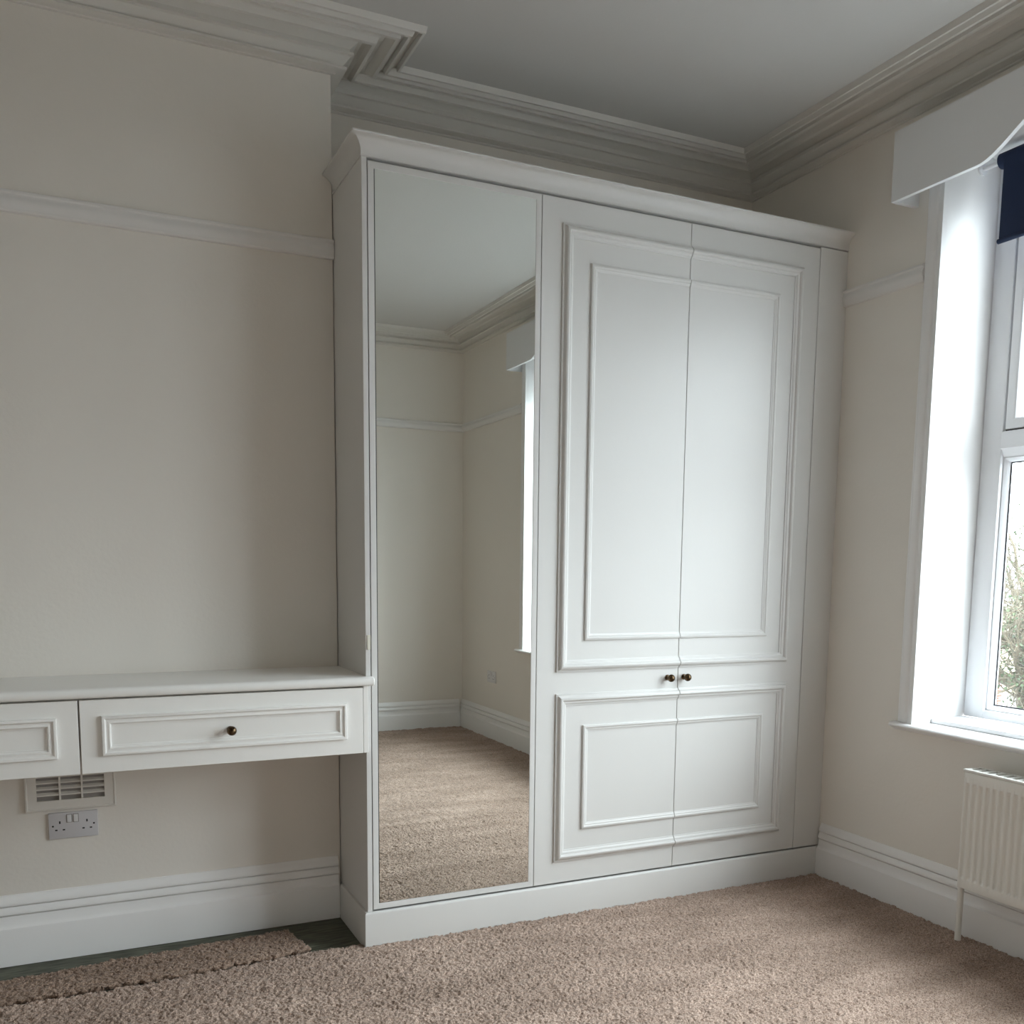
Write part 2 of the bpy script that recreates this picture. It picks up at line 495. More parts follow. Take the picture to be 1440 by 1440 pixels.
nx, ny = 480, 68
U, V = np.meshgrid(np.linspace(0, 1, nx), np.linspace(0, 1, ny))
xr = -0.183 + (-0.2225 + 0.183) * V
X = -1.72 + (xr + 1.72) * U
yb = np.interp(X, EX, EY) + 0.0070
yt = np.interp(X, [-1.72, -1.105, -0.70, -0.22], [0.14, 0.166, 0.200, 0.236])
Y = yb + (yt - yb) * V + smooth2(rng.normal(size=(ny, nx)), 5) * 0.012
X = X + rng.normal(size=X.shape) * 0.0007 + smooth2(rng.normal(size=(ny, nx)), 4) * 0.006
off = grid_mesh('carpet_offcut', X, Y, pile(ny, nx, 0.0022) + 0.0035, FZ + 0.0005, None, 0.012)
tag(link('carpet_offcut', off, M['offcut'], None, True),
    'narrow loose strip of beige carpet laid along the chimney breast skirting', 'carpet strip')

# ------------------------------------------------------------------ fitted wardrobe
KNOB = [(0, .0085), (.0015, .0095), (.003, .009), (.0045, .0062), (.010, .0056), (.014, .0064), (.016, .0088), (.019, .0112), (.0235, .0124),
        (.028, .0118), (.032, .0092), (.0345, .0055), (.0355, .001)]
KNOB = [(t * 1.12, r * 1.18) for t, r in KNOB]
wd = thing('fitted_wardrobe', (1.0, 0.3, FZ), 'tall white fitted wardrobe with mirrored door and panelled double doors', 'wardrobe')
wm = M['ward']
ZC = 2.512
box('side_panel', 0, 0.0172, 0, B - 0.002, 0.0, ZC, wm, wd, 0.0012, 1)
box('filler_panel', 1.8262, W - 0.0005, 0, 0.02, 0.118, ZC - 0.004, wm, wd, 0.001, 1)
box('side_panel', W - 0.02, W - 0.001, 0.021, B - 0.002, FZ, ZC, wm, wd)
box('back_panel', 0.0175, W - 0.021, B - 0.012, B - 0.003, FZ, ZC, wm, wd)
box('top_panel', 0.0175, W - 0.021, 0.0215, B - 0.013, ZC - 0.02, ZC, wm, wd)
box('top_cover', 0.0, W - 0.001, 0.004, B - 0.002, ZC + 0.0005, ZC + 0.052, wm, wd)
box('base_panel', 0.0175, W - 0.021, 0.0215, B - 0.013, 0.10, 0.117, wm, wd)
for px in (0.620, 1.825):
    box('partition', px - 0.009, px + 0.009, 0.0215, B - 0.013, 0.1175, ZC - 0.0205, wm, wd)
cw = [(0, 0), (.0030, .0004), (.0032, .0035), (.0016, .0050), (.0018, .018), (.0045, .028), (.0100, .038), (.0180, .046), (.0270, .0515), (.0350, .0545), (.0355, .0595), (0, .0595)]
sweep('cornice', [(W - 0.0005, 0, ZC), (0, 0, ZC), (0, C - 0.0005, ZC)], cw, (0, 0, 1), wm, wd, angle=40)
pw = [(0, FZ), (.0115, FZ), (.0115, .104), (.0105, .109), (.0075, .1125), (0, .1135)]
sweep('plinth', [(W - 0.0005, 0, 0), (0, 0, 0), (0, C - 0.0265, 0)], pw, (0, 0, 1), wm, wd, angle=40)
box('catch_pad', 0.0052, 0.0166, -0.003, -0.0001, 0.998, 1.046, M['tape'], wd, 0.001, 1)

DZ0, DZ1 = 0.1185, 2.502
# mirrored door
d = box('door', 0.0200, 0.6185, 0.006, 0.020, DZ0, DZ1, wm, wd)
d['label'] = 'narrow white framed door filled by a full height mirror'
MX0, MX1, MZ0, MZ1 = 0.0400, 0.6025, 0.1365, 2.4875
fr = [(0, 0), (0, .0058), (.0006, .0064), (.0155, .0064), (.0165, .0056), (.0165, 0)]
def rect_path(x0, x1, z0, z1, y):
    return [(x0, y, z0), (x0, y, z1), (x1, y, z1), (x1, y, z0)]      # clockwise seen from the room
sweep('door_frame', rect_path(0.0200, 0.6185, DZ0, DZ1, 0.006), [(-a * 1.18, b) for a, b in fr], (0, -1, 0), wm, d, closed=True)
box('mirror_edge', MX0 - 0.001, MX1 + 0.001, 0.0035, 0.0058, MZ0 - 0.001, MZ1 + 0.001, M['edge'], d)
box('mirror', MX0 + 0.0025, MX1 - 0.0025, 0.0012, 0.0034, MZ0 + 0.0025, MZ1 - 0.0025, M['mirror'], d)

# panelled doors: two raised mouldings on the upper and on the lower half, meeting across the gap
OUT = [(0, 0), (0, .0055), (.0045, .0065), (.0065, .0075), (.0085, .0115), (.0120, .0155), (.0165, .0178), (.0205, .0182), (.0235, .0168), (.0260, .0120),
       (.0275, .0100), (.0320, .0100), (.0350, .0085), (.0385, .0045), (.0425, .0035), (.0425, 0)]
INN = [(0, 0), (0, .0050), (.0015, .0072), (.0050, .0088), (.0090, .0088), (.0115, .0070), (.0130, .0055), (.0165, .0055), (.0190, .0040), (.0215, .0025), (.0240, .0020), (.0240, 0)]
def panel_door(x0, x1, side):
    d = box('door', x0, x1, 0, 0.020, DZ0, DZ1, wm, wd, 0.0009, 1)
    for prof, mg, pairs in ((OUT, 0.0775, ((0.8974, 2.4235), (0.1985, 0.8185))), (INN, 0.1895, ((1.0085, 2.3072), (0.3116, 0.7002)))):
        for z0, z1 in pairs:
            if side < 0:
                xo = x0 + mg
                path = [(x1 - 0.0004, 0, z0), (xo, 0, z0), (xo, 0, z1), (x1 - 0.0004, 0, z1)]
                pr = [(-a, b) for a, b in prof]
            else:
                xo = x1 - mg
                path = [(x0 + 0.0004, 0, z0), (xo, 0, z0), (xo, 0, z1), (x0 + 0.0004, 0, z1)]
                pr = prof
            sweep('moulding', path, pr, (0, -1, 0), wm, d, angle=28)
    kx = 1.1745 if side < 0 else 1.2495
    k = lathe('knob', (kx, -0.0001, 0.860), (0, -1, 0), KNOB, M['brass'], d)
    k['label'] = 'small round antique brass knob'
    return d
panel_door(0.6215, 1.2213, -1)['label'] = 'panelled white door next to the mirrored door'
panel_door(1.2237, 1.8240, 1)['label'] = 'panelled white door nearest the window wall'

# ------------------------------------------------------------------ dressing table
dt = thing('dressing_table', (-0.85, 0.15, 0.66), 'white wall-hung dressing table with two panelled drawers against the chimney breast', 'dressing table')
dm = M['desk']
nose = [(C - 0.0005, .8825), (-.024, .8825), (-.029, .8855), (-.0315, .890), (-.0320, .896), (-.0310, .902), (-.0280, .907), (-.022, .9105), (-.015, .9115), (C - 0.0005, .9115)]
vs, fs = [], []
kk = len(nose)
for x in (-1.715, -0.0006):
    for y, z in nose: vs.append((x, y, z))
# front lip carries on a little past the wardrobe edge
for q in range(kk): fs.append((q, (q + 1) % kk, kk + (q + 1) % kk, kk + q))
fs += [tuple(range(kk)), tuple(kk + q for q in range(kk))]
wt = mesh('worktop', vs, fs, dm, dt, True, 40)
lip = [(-.0012, .8825)] + nose[1:9] + [(-.0012, .9115)]
vs, fs = [], []; kk = len(lip)
for x in (-0.0006, 0.0185, 0.0215):
    s = 0 if x < 0.02 else 1
    for y, z in lip:
        vs.append((x, y + (0.003 if (s and y < -.01) else 0), z + (0 if not s else (0.002 if z < .89 else (-0.002 if z > .905 else 0)))))
for i in range(2):
    for q in range(kk): fs.append((i * kk + q, i * kk + (q + 1) % kk, (i + 1) * kk + (q + 1) % kk, (i + 1) * kk + q))
fs += [tuple(range(kk)), tuple(2 * kk + q for q in range(kk))]
mesh('worktop_lip', vs, fs, dm, wt, True, 40)
box('carcass', -1.715, -0.0008, 0.045, C - 0.0005, 0.666, 0.8815, dm, dt)
box('end_filler', -0.0130, 0.0030, -0.0175, -0.0008, 0.662, 0.8815, dm, dt, 0.0008, 1)
DPR = [(0, 0), (0, .0085), (.0012, .0108), (.0045, .0118), (.0080, .0112), (.0105, .0085), (.0120, .0065), (.0170, .0065), (.0190, .0078), (.0225, .0078), (.0245, .0050),
       (.0262, .0028), (.0300, .0022), (.0300, 0)]
def drawer(x0, x1, label):
    d = box('drawer', x0, x1, -0.0200, -0.0008, 0.662, 0.8765, dm, dt, 0.0009, 1)
    d['label'] = label
    path = rect_path(x0 + 0.056, x1 - 0.056, 0.7125, 0.8300, -0.0200)
    sweep('moulding', path, [(-a, b) for a, b in DPR], (0, -1, 0), dm, d, closed=True, angle=28)
    k = lathe('knob', ((x0 + x1) / 2, -0.0201, 0.7665), (0, -1, 0), KNOB, M['brass'], d)
    k['label'] = 'small round antique brass knob'
drawer(-0.8525, -0.0155, 'white drawer next to the wardrobe')
drawer(-1.7000, -0.8575, 'white drawer cut off by the left edge of the picture')

# ------------------------------------------------------------------ air vent and sockets on the chimney breast
v = thing('air_vent', (-0.889, C, 0.48), 'cream louvred air vent on the wall half hidden behind the dressing table', 'air vent')
vy = C
VX0, VX1, VZ0, VZ1 = -1.0205, -0.7570, 0.480, 0.672
OX0, OX1, OZ0, OZ1 = -0.9860, -0.7865, 0.5120, 0.640
fp = [(0, 0), (0, .012), (.003, .0145), (.006, .0150), (.0085, .0125), (.012, .0125), (.0345, .0140), (.0345, 0)]
vpath = [(OX0 - .0345, vy, OZ0 - .0345), (OX0 - .0345, vy, OZ1 + .0345), (OX1 + .0345, vy, OZ1 + .0345), (OX1 + .0345, vy, OZ0 - .0345)]
sweep('frame', vpath, [(-a, b) for a, b in fp], (0, -1, 0), M['vent'], v, closed=True, angle=28)
box('backing', OX0, OX1, vy - 0.0022, vy - 0.0004, OZ0, OZ1, M['vent_dark'], v)
for x in (-0.9185, -0.8535):
    box('mullion', x - 0.0028, x + 0.0028, vy - 0.0150, vy - 0.0024, OZ0, OZ1, M['vent'], v)
z = OZ0 + 0.0165
while z < OZ1 - 0.004:
    vs = []
    for x in (OX0, OX1):
        vs += [(x, vy - .0135, z - .0015), (x, vy - .0125, z + .0020), (x, vy - .0030, z + .0085), (x, vy - .0030, z + .0050)]
    mesh('slat', vs, [(0, 1, 5, 4), (1, 2, 6, 5), (2, 3, 7, 6), (3, 0, 4, 7), (0, 1, 2, 3), (4, 5, 6, 7)], M['vent'], v)
    z += 0.0200

def socket(origin, ux, nrm, label, pm=M['socket']):
    """double socket; origin = lower left corner on the wall, ux = direction to its right, nrm = out of the wall"""
    o = Vector(origin); ux = Vector(ux); n = Vector(nrm); uz = Vector((0, 0, 1))
    t = thing('double_socket', tuple(o + ux * 0.073), label, 'socket', None)
    def cuboid(name, a0, a1, z0, z1, d0, d1, mat, parent, bev=0.0):
        p = [o + ux * a + uz * zz + n * dd for a in (a0, a1) for zz in (z0, z1) for dd in (d0, d1)]
        bm = bmesh.new()
        lo = [min(q[i] for q in p) for i in range(3)]; hi = [max(q[i] for q in p) for i in range(3)]
        add_box(bm, lo[0], hi[0], lo[1], hi[1], lo[2], hi[2], bev, 2)
        return from_bm(name, bm, mat, parent, bev > 0)
    cuboid('plate', 0, .146, 0, .086, .0004, .010, pm, t, 0.0025)
    for a in (.061, .0805):
        s = cuboid('switch', a - .0065, a + .0065, .054, .078, .0095, .0135, M['switch'], t, 0.0012)
        cuboid('switch_surround', a - .0085, a + .0085, .052, .080, .0090, .0104, M['socket'] if pm is not M['socket'] else M['vent_dark'], t, 0.0003)
    for ex in (.033, .113):
        cuboid('pin_slot', ex - .0022, ex + .0022, .050, .0585, .0095, .0103, M['black'], t)
        for dx in (-.011, .011):
            cuboid('pin_slot', ex + dx - .0035, ex + dx + .0035, .0275, .0318, .0095, .0103, M['black'], t)
    for sx in (.0125, .1335):
        lathe('screw', tuple(o + ux * sx + uz * .043 + n * .0096), tuple(n), [(0, .0030), (.0007, .0030), (.0009, .0020)], M['black'], t, 10)
    return t
socket((-0.9560, C, 0.3825), (1, 0, 0), (0, -1, 0), 'pale grey double plug socket below the air vent')
socket((W, -3.350, 0.412), (0, -1, 0), (-1, 0, 0), 'white double plug socket reflected low in the wardrobe mirror', M['switch'])

# ------------------------------------------------------------------ window
win = empty('window_1', (W + 0.2, (WY0 + WY1) / 2, WZ0)); WORLD[win.name] = Vector(win.location)
tag(win, 'large white framed window with sill, reveal and moulded architrave', 'window', None, 'structure')
RY0, RY1 = -0.4665, -2.8635           # finished reveal faces
RX = 2.126
for (ya, yb, s) in ((WY0, RY0, 1), (WY1, RY1, -1)):
    lo, hi = min(ya, yb), max(ya, yb)
    box('reveal_board', W - 0.003, RX, lo, hi, WZ0, WZ1, M['trim'], win)
    # splayed inner lining from the board to the plastic frame
    vs = []
    for zz in (WZ0, WZ1):
        vs += [(RX + .0003, ya, zz), (RX + .0003, yb, zz), (2.305, yb + s * 0.007, zz), (2.305, ya, zz)]
    mesh('reveal_lining', vs, [(0, 1, 2, 3), (4, 5, 6, 7), (0, 1, 5, 4), (1, 2, 6, 5), (2, 3, 7, 6), (3, 0, 4, 7)], M['trim'], win)
box('reveal_head', W - 0.003, 2.305, RY1, RY0, WZ1 - 0.015, WZ1 - 0.0003, M['trim'], win)
# sill boards
bm = bmesh.new()
SZ = 0.7045
sprof = [(W + 0.02, SZ), (W - .040, SZ), (W - .046, SZ - .002), (W - .050, SZ - .007), (W - .050, SZ - .011), (W - .047, SZ - .0145), (W - .038, SZ - .0165), (W - .030, SZ - .022), (W - .020, SZ - .028), (W - 0.0003, SZ - .030), (W - 0.0003, WZ0 + .0005), (W + 0.02, WZ0 + .0005)]
bm.free()
def extrude_y(name, prof, y0, y1, mat, parent, smooth=True):
    k = len(prof); vs = [(x, y, z) for y in (y0, y1) for x, z in prof]
    fs = [(q, (q + 1) % k, k + (q + 1) % k, k + q) for q in range(k)] + [tuple(range(k)), tuple(range(k, 2 * k))]
    return mesh(name, vs, fs, mat, parent, smooth, 35)
# nose with a returned, tapering end
sn = [(0, 0), (0.0005, -.030), (.020, -.028), (.030, -.022), (.038, -.0165), (.047, -.0145), (.050, -.011), (.050, -.007), (.046, -.002), (.040, 0)]
sweep('sill_nose', [(W - 0.0003, -0.425, SZ), (W - 0.0003, -2.905, SZ)], [(-a, b) for a, b in sn], (0, 0, 1), M['trim'], win)
for ys, s in ((-0.425, 1), (-2.905, -1)):
    # horn at the end of the sill: the nose profile scaled down to the wall
    vs, fs = [], []
    kk = len(sn)
    for t_, e in ((1, 0), (1, .042), (.75, .052), (.02, .058)):
        for a, b in sn: vs.append((W - 0.0003 - a * t_, ys + s * e, SZ + b))
    for i in range(3):
        for q in range(kk): fs.append((i * kk + q, i * kk + (q + 1) % kk, (i + 1) * kk + (q + 1) % kk, (i + 1) * kk + q))
    fs += [tuple(range(kk)), tuple(3 * kk + q for q in range(kk))]
    mesh('sill_horn', vs, fs, M['trim'], win, True, 35)
box('sill_board', W, 2.20, RY1 + 0.0005, RY0 - 0.0005, WZ0 + 0.0005, SZ, M['trim'], win)
iprof = [(2.215, SZ + .0003), (2.0425, SZ + .0003), (2.0405, SZ + .004), (2.0405, SZ + .012), (2.0425, SZ + .0165), (2.047, SZ + .018), (2.215, SZ + .018)]
extrude_y('inner_sill', iprof, RY1 + 0.001, RY0 - 0.001, M['upvc'], win)
# architrave
ap = [(0, 0), (.004, .010), (.010, .0135), (.018, .0135), (.021, .0165), (.032, .0185), (.044, .0170), (.050, .0130), (.054, .0130), (.058, .0165), (.066, .0200), (.0785, .0200), (.0785, 0)]
ya, yb_ = -0.388, -2.942
sweep('architrave', [(W - 0.0032, ya, SZ + .0005), (W - 0.0032, ya, WZ1 + .066), (W - 0.0032, yb_, WZ1 + .066), (W - 0.0032, yb_, SZ + .0005)],
      [(-a, b) for a, b in ap], (-1, 0, 0), M['trim'], win, angle=28)
# plastic frame: three fixed lower lights, three top-hung lights above
FX0, FX1 = 2.212, 2.285
FZ0, FZ1 = SZ + 0.019, WZ1 - 0.0155
TZ0, TZ1 = 1.700, 1.772               # transom
pane_y = (RY0 - 0.0008, RY1 + 0.0008)
wtot = pane_y[0] - pane_y[1]
fw = 0.083
bm = bmesh.new()
edges_y = [pane_y[0] - wtot * i / 3 for i in range(4)]
add_box(bm, FX0, FX1, pane_y[0] - fw, pane_y[0], FZ0, FZ1, 0.004)
add_box(bm, FX0, FX1, pane_y[1], pane_y[1] + fw, FZ0, FZ1, 0.004)
ins = (pane_y[1] + fw - 0.004, pane_y[0] - fw + 0.004)
add_box(bm, FX0 + 0.0005, FX1, ins[0], ins[1], FZ0, FZ0 + 0.032, 0.004)
add_box(bm, FX0 + 0.0005, FX1, ins[0], ins[1], FZ1 - fw, FZ1, 0.004)
from_bm('frame', bm, M['upvc'], win, True)
tp = [(FX1, TZ0 - .018), (FX0 + .016, TZ0 - .018), (FX0 + .012, TZ0 - .014), (FX0 + .004, TZ0 + .006), (FX0 - .001, TZ0 + .012), (FX0 - .001, TZ1 - .004), (FX0 + .002, TZ1), (FX1, TZ1)]
extrude_y('transom', tp, ins[0], ins[1], M['upvc'], win)
for i in (1, 2):
    box('mullion', FX0, FX1, edges_y[i] - 0.04, edges_y[i] + 0.04, FZ0 + 0.033, FZ1 - fw, M['upvc'], win, 0.004)
bead = [(0, 0), (0, .020), (.004, .022), (.010, .016), (.017, .006), (.018, 0)]
for i in range(3):
    y1 = edges_y[i] - (fw if i == 0 else 0.04) - 0.0005
    y0 = edges_y[i + 1] + (fw if i == 2 else 0.04) + 0.0005
    def loop(z0, z1, x, name, prof, mat, par):
        return sweep(name, [(x, y0, z0), (x, y1, z0), (x, y1, z1), (x, y0, z1)], prof, (-1, 0, 0), mat, par, closed=True, angle=28)
    # lower fixed light
    p = box('pane', FX0 + .036, FX0 + .040, y0 + .002, y1 - .002, FZ0 + .034, TZ0 - .0185, M['glass'], win)
    loop(FZ0 + .0325, TZ0 - .0183, FX0 + .0355, 'glazing_bead', [(-a, b) for a, b in bead], M['upvc'], p)
    g = [(0.0182, 0), (0.0182, .0022), (0.0225, .0022), (0.0225, 0)]
    loop(FZ0 + .0325, TZ0 - .0183, FX0 + .0355, 'gasket', [(-a, b) for a, b in g], M['gasket'], p)
    # top-hung opening light: dark shadow gap, sash, glass
    sash = empty('sash', (FX0, (y0 + y1) / 2, TZ1)); sash.parent = win
    WORLD[sash.name] = Vector((FX0, (y0 + y1) / 2, TZ1)); sash.location = WORLD[sash.name] - WORLD[win.name]
    zA, zB = TZ1 + .0035, FZ1 - fw - .0035
    sp = [(.0055, 0), (.0055, .016), (.008, .0195), (.034, .0195), (.042, .016), (.050, .004), (.052, 0)]
    loop(TZ1 + .0005, FZ1 - fw - .0005, FX0 + .022, 'sash_frame', [(-a, b) for a, b in sp], M['upvc'], sash)
    loop(TZ1 + .0005, FZ1 - fw - .0005, FX0 + .022, 'gasket', [(0, 0), (0, .006), (-.0054, .006), (-.0054, 0)], M['gasket'], sash)
    box('pane', FX0 + .026, FX0 + .030, y0 + .046, y1 - .046, TZ1 + .046, FZ1 - fw - .046, M['glass'], sash)

# ------------------------------------------------------------------ pelmet, blind, radiator
pel = thing('window_pelmet', (W - 0.06, -1.66, 2.565), 'white box pelmet with scalloped lower edge above the window', 'pelmet')
PX, PY0, PY1, PZ0, PZ1 = W - 0.118, -0.320, -2.965, 2.566, 2.806
# front board with the lower edge rising in an ogee from each end
ys = np.linspace(PY0, PY1, 161)
def low(y):
    e = min(PY0 - y, y - PY1)                       # distance from the nearer end
    t = min(1, max(0, (e - 0.35) / 0.26))
    return PZ0 + 0.004 + 0.112 * (t * t * (3 - 2 * t)) + (0.012 if False else 0)
vs, fs = [], []
for y in ys:
    for x in (PX, PX + 0.016):
        vs += [(x, y, low(y)), (x, y, PZ1)]
n = len(ys)
for i in range(n - 1):
    a, b = 4 * i, 4 * i + 4
    fs += [(a, b, b + 1, a + 1), (a + 2, a + 3, b + 3, b + 2), (a, a + 2, b + 2, b), (a + 1, b + 1, b + 3, a + 3)]
fs += [(0, 1, 3, 2), (4 * n - 4, 4 * n - 3, 4 * n - 1, 4 * n - 2)]
mesh('front_board', vs, fs, M['pelmet'], pel)
box('end_board', PX + 0.0162, W - 0.0005, PY0 - 0.016, PY0, PZ0 + 0.002, PZ1, M['pelmet'], pel)
box('end_board', PX + 0.0162, W - 0.0005, PY1, PY1 + 0.016, PZ0 + 0.002, PZ1, M['pelmet'], pel)
box('top_board', PX + 0.0162, W - 0.0005, PY1 + 0.0162, PY0 - 0.0162, PZ1 - 0.016, PZ1, M['pelmet'], pel)

bl = thing('roller_blind', (2.10, -1.66, 2.39), 'navy blue roller blind pulled a little way down the window', 'blind')
BX = 2.100
lathe('roller', (BX + 0.02, -0.5450, 2.676), (0, -1, 0), [(0, .0235), (.001, .026), (2.235, .026), (2.236, .0235)], M['navy'], bl, 28)
lathe('bracket', (BX + 0.02, -0.4675, 2.676), (0, -1, 0), [(0, .020), (.006, .020), (.007, .008), (.0765, .008)], M['upvc'], bl, 16)
lathe('bracket', (BX + 0.02, -2.8625, 2.676), (0, 1, 0), [(0, .020), (.006, .020), (.007, .008), (.0765, .008)], M['upvc'], bl, 16)
box('fabric', BX - 0.0062, BX - 0.0052, -2.745, -0.5750, 2.398, 2.676, M['navy'], bl)
lathe('bottom_bar', (BX - 0.0057, -0.5720, 2.400), (0, -1, 0), [(0, .007), (.001, .0085), (2.175, .0085), (2.176, .007)], M['navy'], bl, 14)

rad = thing('panel_radiator', (W - 0.08, -1.55, 0.2), 'white ribbed panel radiator on the wall under the window sill', 'radiator')
RF, RB_ = W - 0.120, W - 0.045
RYA, RYB = -0.7850, -2.335
RZ0, RZ1 = 0.198, 0.601
pitch = 0.0257
prof_t = [(0.0, 0.0), (0.10, 0.0), (0.20, .0012), (0.30, .0062), (0.36, .0072), (0.64, .0072), (0.70, .0062), (0.80, .0012), (0.90, 0.0)]
ncol = int((RYA - RYB - 0.02) / pitch)
ycols = [(RYA, 0.004), (RYA - 0.0008, .001), (RYA - 0.003, 0.0), ]
ypos = [RYA - 0.0115 - 0.0095 + 0 * i for i in range(0)]
cols = [(RYA, .006), (RYA - .0012, .0012), (RYA - .004, 0)]
y_ = RYA - 0.0045
for i in range(ncol):
    for t_, dd in prof_t:
        cols.append((y_ - t_ * pitch, dd))
    y_ -= pitch
cols += [(RYB + .004, 0), (RYB + .0012, .0012), (RYB, .006)]
zrows = [(RZ0, 0, .006), (RZ0 + .0015, 0, .001), (RZ0 + .004, 0, 0), (RZ0 + .032, 0, 0), (RZ0 + .036, .5, 0), (RZ0 + .042, 1, 0),
         (RZ1 - .046, 1, 0), (RZ1 - .040, .5, 0), (RZ1 - .036, 0, 0), (RZ1 - .004, 0, 0), (RZ1 - .0015, 0, .001), (RZ1, 0, .006)]
vs, fs = [], []
nc = len(cols)
for zz, f, e in zrows:
    for k, (yy, dd) in enumerate(cols):
        endc = k < 3 or k >= nc - 3
        depth = max(dd, e) if endc else max(dd * f, e)
        vs.append((RF + depth, yy, zz))
for j in range(len(zrows) - 1):
    for k in range(nc - 1):
        fs.append((j * nc + k, j * nc + k + 1, (j + 1) * nc + k + 1, (j + 1) * nc + k))
rp = mesh('front_panel', vs, fs, M['rad'], rad, True, 40, recalc=True)
box('panel_back', RF + 0.0075, RF + 0.014, RYB + .0005, RYA - .0005, RZ0 + .0005, RZ1 - .0005, M['rad'], rad, 0.002, 1)
bm = bmesh.new()
for k in range(46):
    y = RYA - 0.03 - k * 0.0325
    add_box(bm, RF + 0.0145, RB_ - 0.001, y - 0.0004, y + 0.0004, RZ0 + 0.03, RZ1 - 0.02)
fin = from_bm('convector_fins', bm, M['rad'], rad); fin['kind'] = 'stuff'
box('rear_plate', RB_ - 0.0008, RB_ + 0.001, RYB + .01, RYA - .01, RZ0 + .02, RZ1 - .01, M['rad'], rad)
for k in range(3):
    y = RYA - 0.22 - k * 0.52
    box('wall_bracket', RB_ + 0.0012, W - 0.0003, y - 0.02, y + 0.02, RZ0 + 0.05, RZ1 - 0.05, M['rad'], rad)
# top grille: rails and cross bars over the fins, folded down in front
gr = box('top_grille', RF - 0.002, RF + 0.014, RYB - .003, RYA + .003, RZ1 + .0006, RZ1 + .0085, M['rad'], rad, 0.002, 2)
box('grille_rail', RB_ - 0.010, RB_ + 0.004, RYB - .003, RYA + .003, RZ1 + .0006, RZ1 + .0085, M['rad'], gr, 0.002, 2)
for k in range(50):
    y = RYA - 0.004 - k * 0.0312
    box('grille_bar', RF + 0.0142, RB_ - 0.0102, y - (0.009 if k == 0 else .0075), y + (.006 if k == 0 else .0075), RZ1 + .0040, RZ1 + .0080, M['rad'], gr)
for y0, y1 in ((RYA - .0002, RYA + .0014), (RYB - .0014, RYB + .0002)):
    box('end_cap', RF + 0.0145, RB_ + 0.002, y0, y1, RZ0 + 0.004, RZ1, M['rad'], rad)
lathe('valve', (RF + 0.033, RYA + 0.0075, RZ0 + 0.012), (0, 0, 1), [(0, .011), (.004, .0125), (.018, .0125), (.022, .009), (.040, .009)], M['rad'], rad, 14)
lathe('pipe', (RF + 0.033, RYA + 0.0075, 0.0008), (0, 0, 1), [(0, .0105), (RZ0 + 0.0105, .0105)], M['rad'], rad, 16)

# ------------------------------------------------------------------ outside
GZ = -3.6
gb = box('street', 4.0, 120, -60, 90, GZ - 0.3, GZ, M['pave'])
struct(tag(gb, 'pale street and pavement below the window', 'street'))

def tube(vs, fs, pts, rads, n=5):
    base0 = len(vs)
    prev = None
    for i, (p, r) in enumerate(zip(pts, rads)):
        d = (pts[min(i + 1, len(pts) - 1)] - pts[max(i - 1, 0)])
        d = d / (np.linalg.norm(d) + 1e-9)
        u = np.cross(d, (0.3, 0.2, 0.93)); u /= (np.linalg.norm(u) + 1e-9)
        w = np.cross(d, u)
        b = len(vs)
        for k in range(n):
            a = 2 * math.pi * k / n
            vs.append(tuple(p + (u * math.cos(a) + w * math.sin(a)) * r))
        if i:
            for k in range(n):
                fs.append((b - n + k, b - n + (k + 1) % n, b + (k + 1) % n, b + k))

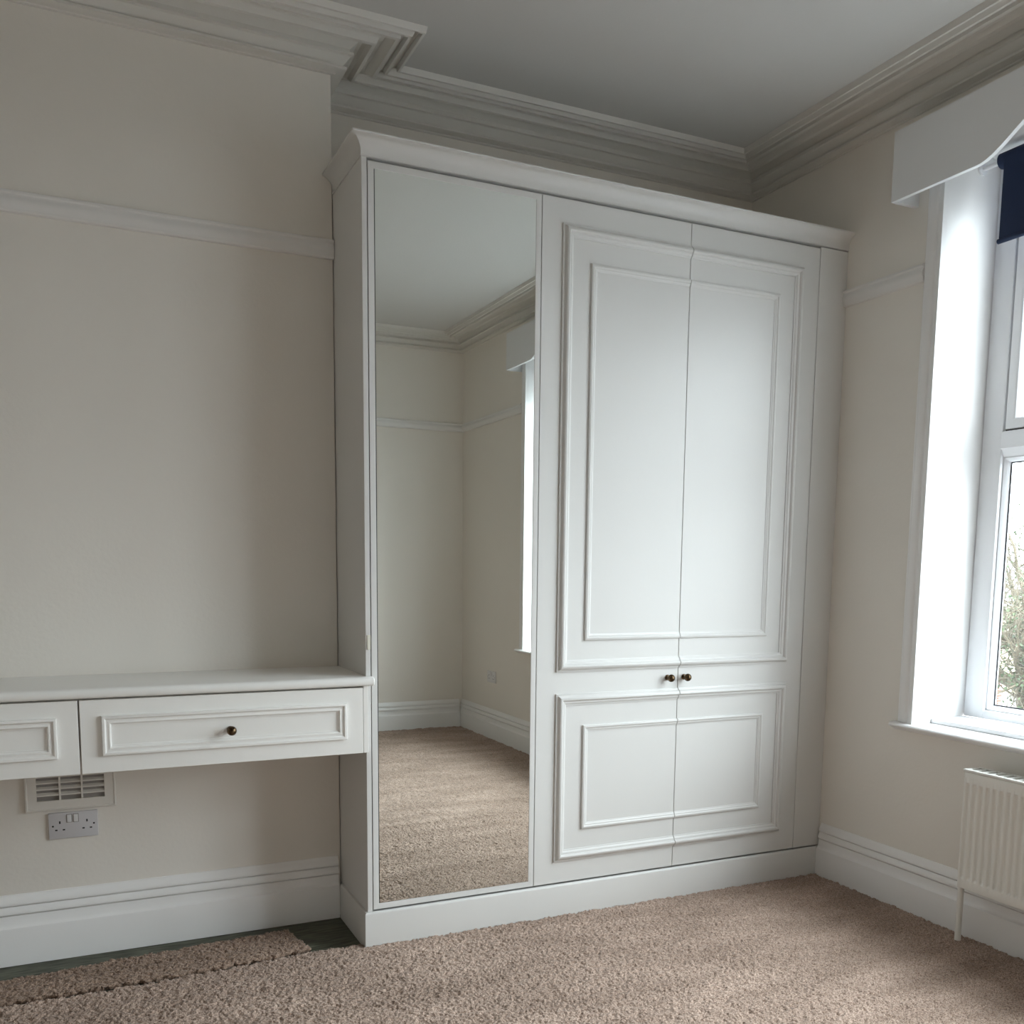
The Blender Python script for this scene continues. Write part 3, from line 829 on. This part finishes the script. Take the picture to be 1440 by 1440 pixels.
def make_tree(loc, seed, label, h=3.6, ivy=8000):
    rg = np.random.default_rng(seed)
    t = thing('bare_tree', loc, label, 'tree')
    L = np.array(loc, float)
    tv, tf = [], []
    bv, bf = [], []
    ivy_at = []
    pts = [L + np.array([0, 0, 0])]
    for i in range(1, 7):
        pts.append(pts[-1] + np.array([rg.normal() * .08, rg.normal() * .08, h / 6]))
    tube(tv, tf, pts, [0.30 - .02 * i for i in range(7)], 9)
    for p in pts[2:]: ivy_at.append((p, .45))
    def grow(p, d, length, r, lev):
        k = 6
        q = [p]; dd = d.copy()
        for i in range(k):
            dd = dd + rg.normal(size=3) * .22 + np.array([0, 0, .04])
            dd /= np.linalg.norm(dd)
            q.append(q[-1] + dd * length / k)
        rr = [r * (1 - .6 * i / k) for i in range(k + 1)]
        tube(bv, bf, q, rr, 6 if lev < 2 else (4 if lev < 3 else 3))
        if lev <= 1:
            for x in q[1:]: ivy_at.append((x, .42))
        if lev >= 4: return
        nb = [7, 6, 6, 5][lev]
        for j in range(nb):
            i = rg.integers(1, k + 1)
            nd = dd + rg.normal(size=3) * .75
            nd /= np.linalg.norm(nd)
            grow(q[i], nd, length * rg.uniform(.45, .68), rr[i] * rg.uniform(.5, .7), lev + 1)
    for a in range(9):
        ang = a * 2 * math.pi / 9 + rg.normal() * .2
        el = rg.uniform(.15, .95)
        d = np.array([math.cos(ang) * math.cos(el), math.sin(ang) * math.cos(el), math.sin(el)])
        grow(pts[rg.integers(3, 7)], d, rg.uniform(2.2, 3.3), 0.11, 0)
    mesh('trunk', tv, tf, M['bark'], t, True, recalc=False)
    b = mesh('branches', bv, bf, M['bark'], t, True, recalc=False); b['kind'] = 'stuff'
    lv, lf = [], []
    for i in range(ivy):
        c, s = ivy_at[rg.integers(len(ivy_at))]
        c = c + rg.normal(size=3) * s * .5
        u = rg.normal(size=3); u /= np.linalg.norm(u)
        w = np.cross(u, rg.normal(size=3)); w /= np.linalg.norm(w)
        m_ = np.cross(u, w)
        e = rg.uniform(.018, .036); b0 = len(lv)
        for a_, b_, c_ in ((-1, 0, 0), (-.35, .75, .15), (.25, .6, .1), (1.1, 0, -.2), (.25, -.6, .1), (-.35, -.75, .15)):
            lv.append(tuple(c + (u * a_ + w * b_ + m_ * c_) * e))
        lf += [(b0, b0 + 1, b0 + 2, b0 + 3), (b0, b0 + 3, b0 + 4, b0 + 5)]
    l = mesh('ivy_leaves', lv, lf, M['ivy'], t, recalc=False); l['kind'] = 'stuff'
    return t
make_tree((12.6, 6.85, GZ), 5, 'bare ivy-clad tree with twisted branches seen through the window')

# brick gate pier beyond the tree
pr = thing('brick_pier', (23.8, 16.2, GZ), 'red brick gate pier with pointed cap low in the window pane', 'gate pier')
px, pyy = 23.8, 16.2
bme = None
for r in range(22):
    z0 = GZ + r * 0.075
    for k in range(4):
        ox, oy = ((-.115, -.05), (.05, -.115), (.115, .05), (-.05, .115))[k] if r % 2 == 0 else ((-.05, -.115), (.115, -.05), (.05, .115), (-.115, .05))[k]
        sx, sy = (.105, .215) if abs(ox) > abs(oy) else (.215, .105)
        o_ = box('brick', px + ox - sx / 2, px + ox + sx / 2, pyy + oy - sy / 2 - (0), pyy + oy + sy / 2, z0, z0 + .065, M['brick'], pr)
box('mortar', px - .16, px + .16, pyy - .16, pyy + .16, GZ, GZ + 22 * .075, M['brick_joint'], pr)
ct = GZ + 22 * .075
box('cap_slab', px - .225, px + .225, pyy - .225, pyy + .225, ct + .0005, ct + .09, M['brick'], pr, 0.01, 1)
mesh('cap_top', [(px - .19, pyy - .19, ct + .0905), (px + .19, pyy - .19, ct + .0905), (px + .19, pyy + .19, ct + .0905), (px - .19, pyy + .19, ct + .0905), (px, pyy, ct + .34)],
     [(0, 1, 2, 3), (0, 1, 4), (1, 2, 4), (2, 3, 4), (3, 0, 4)], M['brick'], pr)

# cream house across the street
hs = thing('rendered_house', (36, 27, GZ), 'cream rendered house across the street behind the tree', 'house')
hx0, hx1, hy0, hy1 = 33.0, 40.0, 14.0, 34.0
box('wall', hx0, hx1, hy0, hy1, GZ, GZ + 3.4, M['render'], hs)
mesh('roof', [(hx0 - .3, hy0 - .3, GZ + 3.4), (hx1 + .3, hy0 - .3, GZ + 3.4), (hx1 + .3, hy1 + .3, GZ + 3.4), (hx0 - .3, hy1 + .3, GZ + 3.4),
              ((hx0 + hx1) / 2, hy0 + 2, GZ + 5.4), ((hx0 + hx1) / 2, hy1 - 2, GZ + 5.4)],
     [(0, 1, 2, 3), (0, 1, 4), (1, 2, 5, 4), (2, 3, 5), (3, 0, 4, 5)], M['slate'], hs)
for k in range(4):
    y = hy0 + 2.2 + k * 4.6
    wf = box('window', hx0 - .05, hx0 + .02, y, y + 1.6, GZ + 1.0, GZ + 2.5, M['upvc'], hs)
    box('pane', hx0 - .06, hx0 - .0505, y + .08, y + 1.52, GZ + 1.08, GZ + 2.42, M['gasket'], wf)
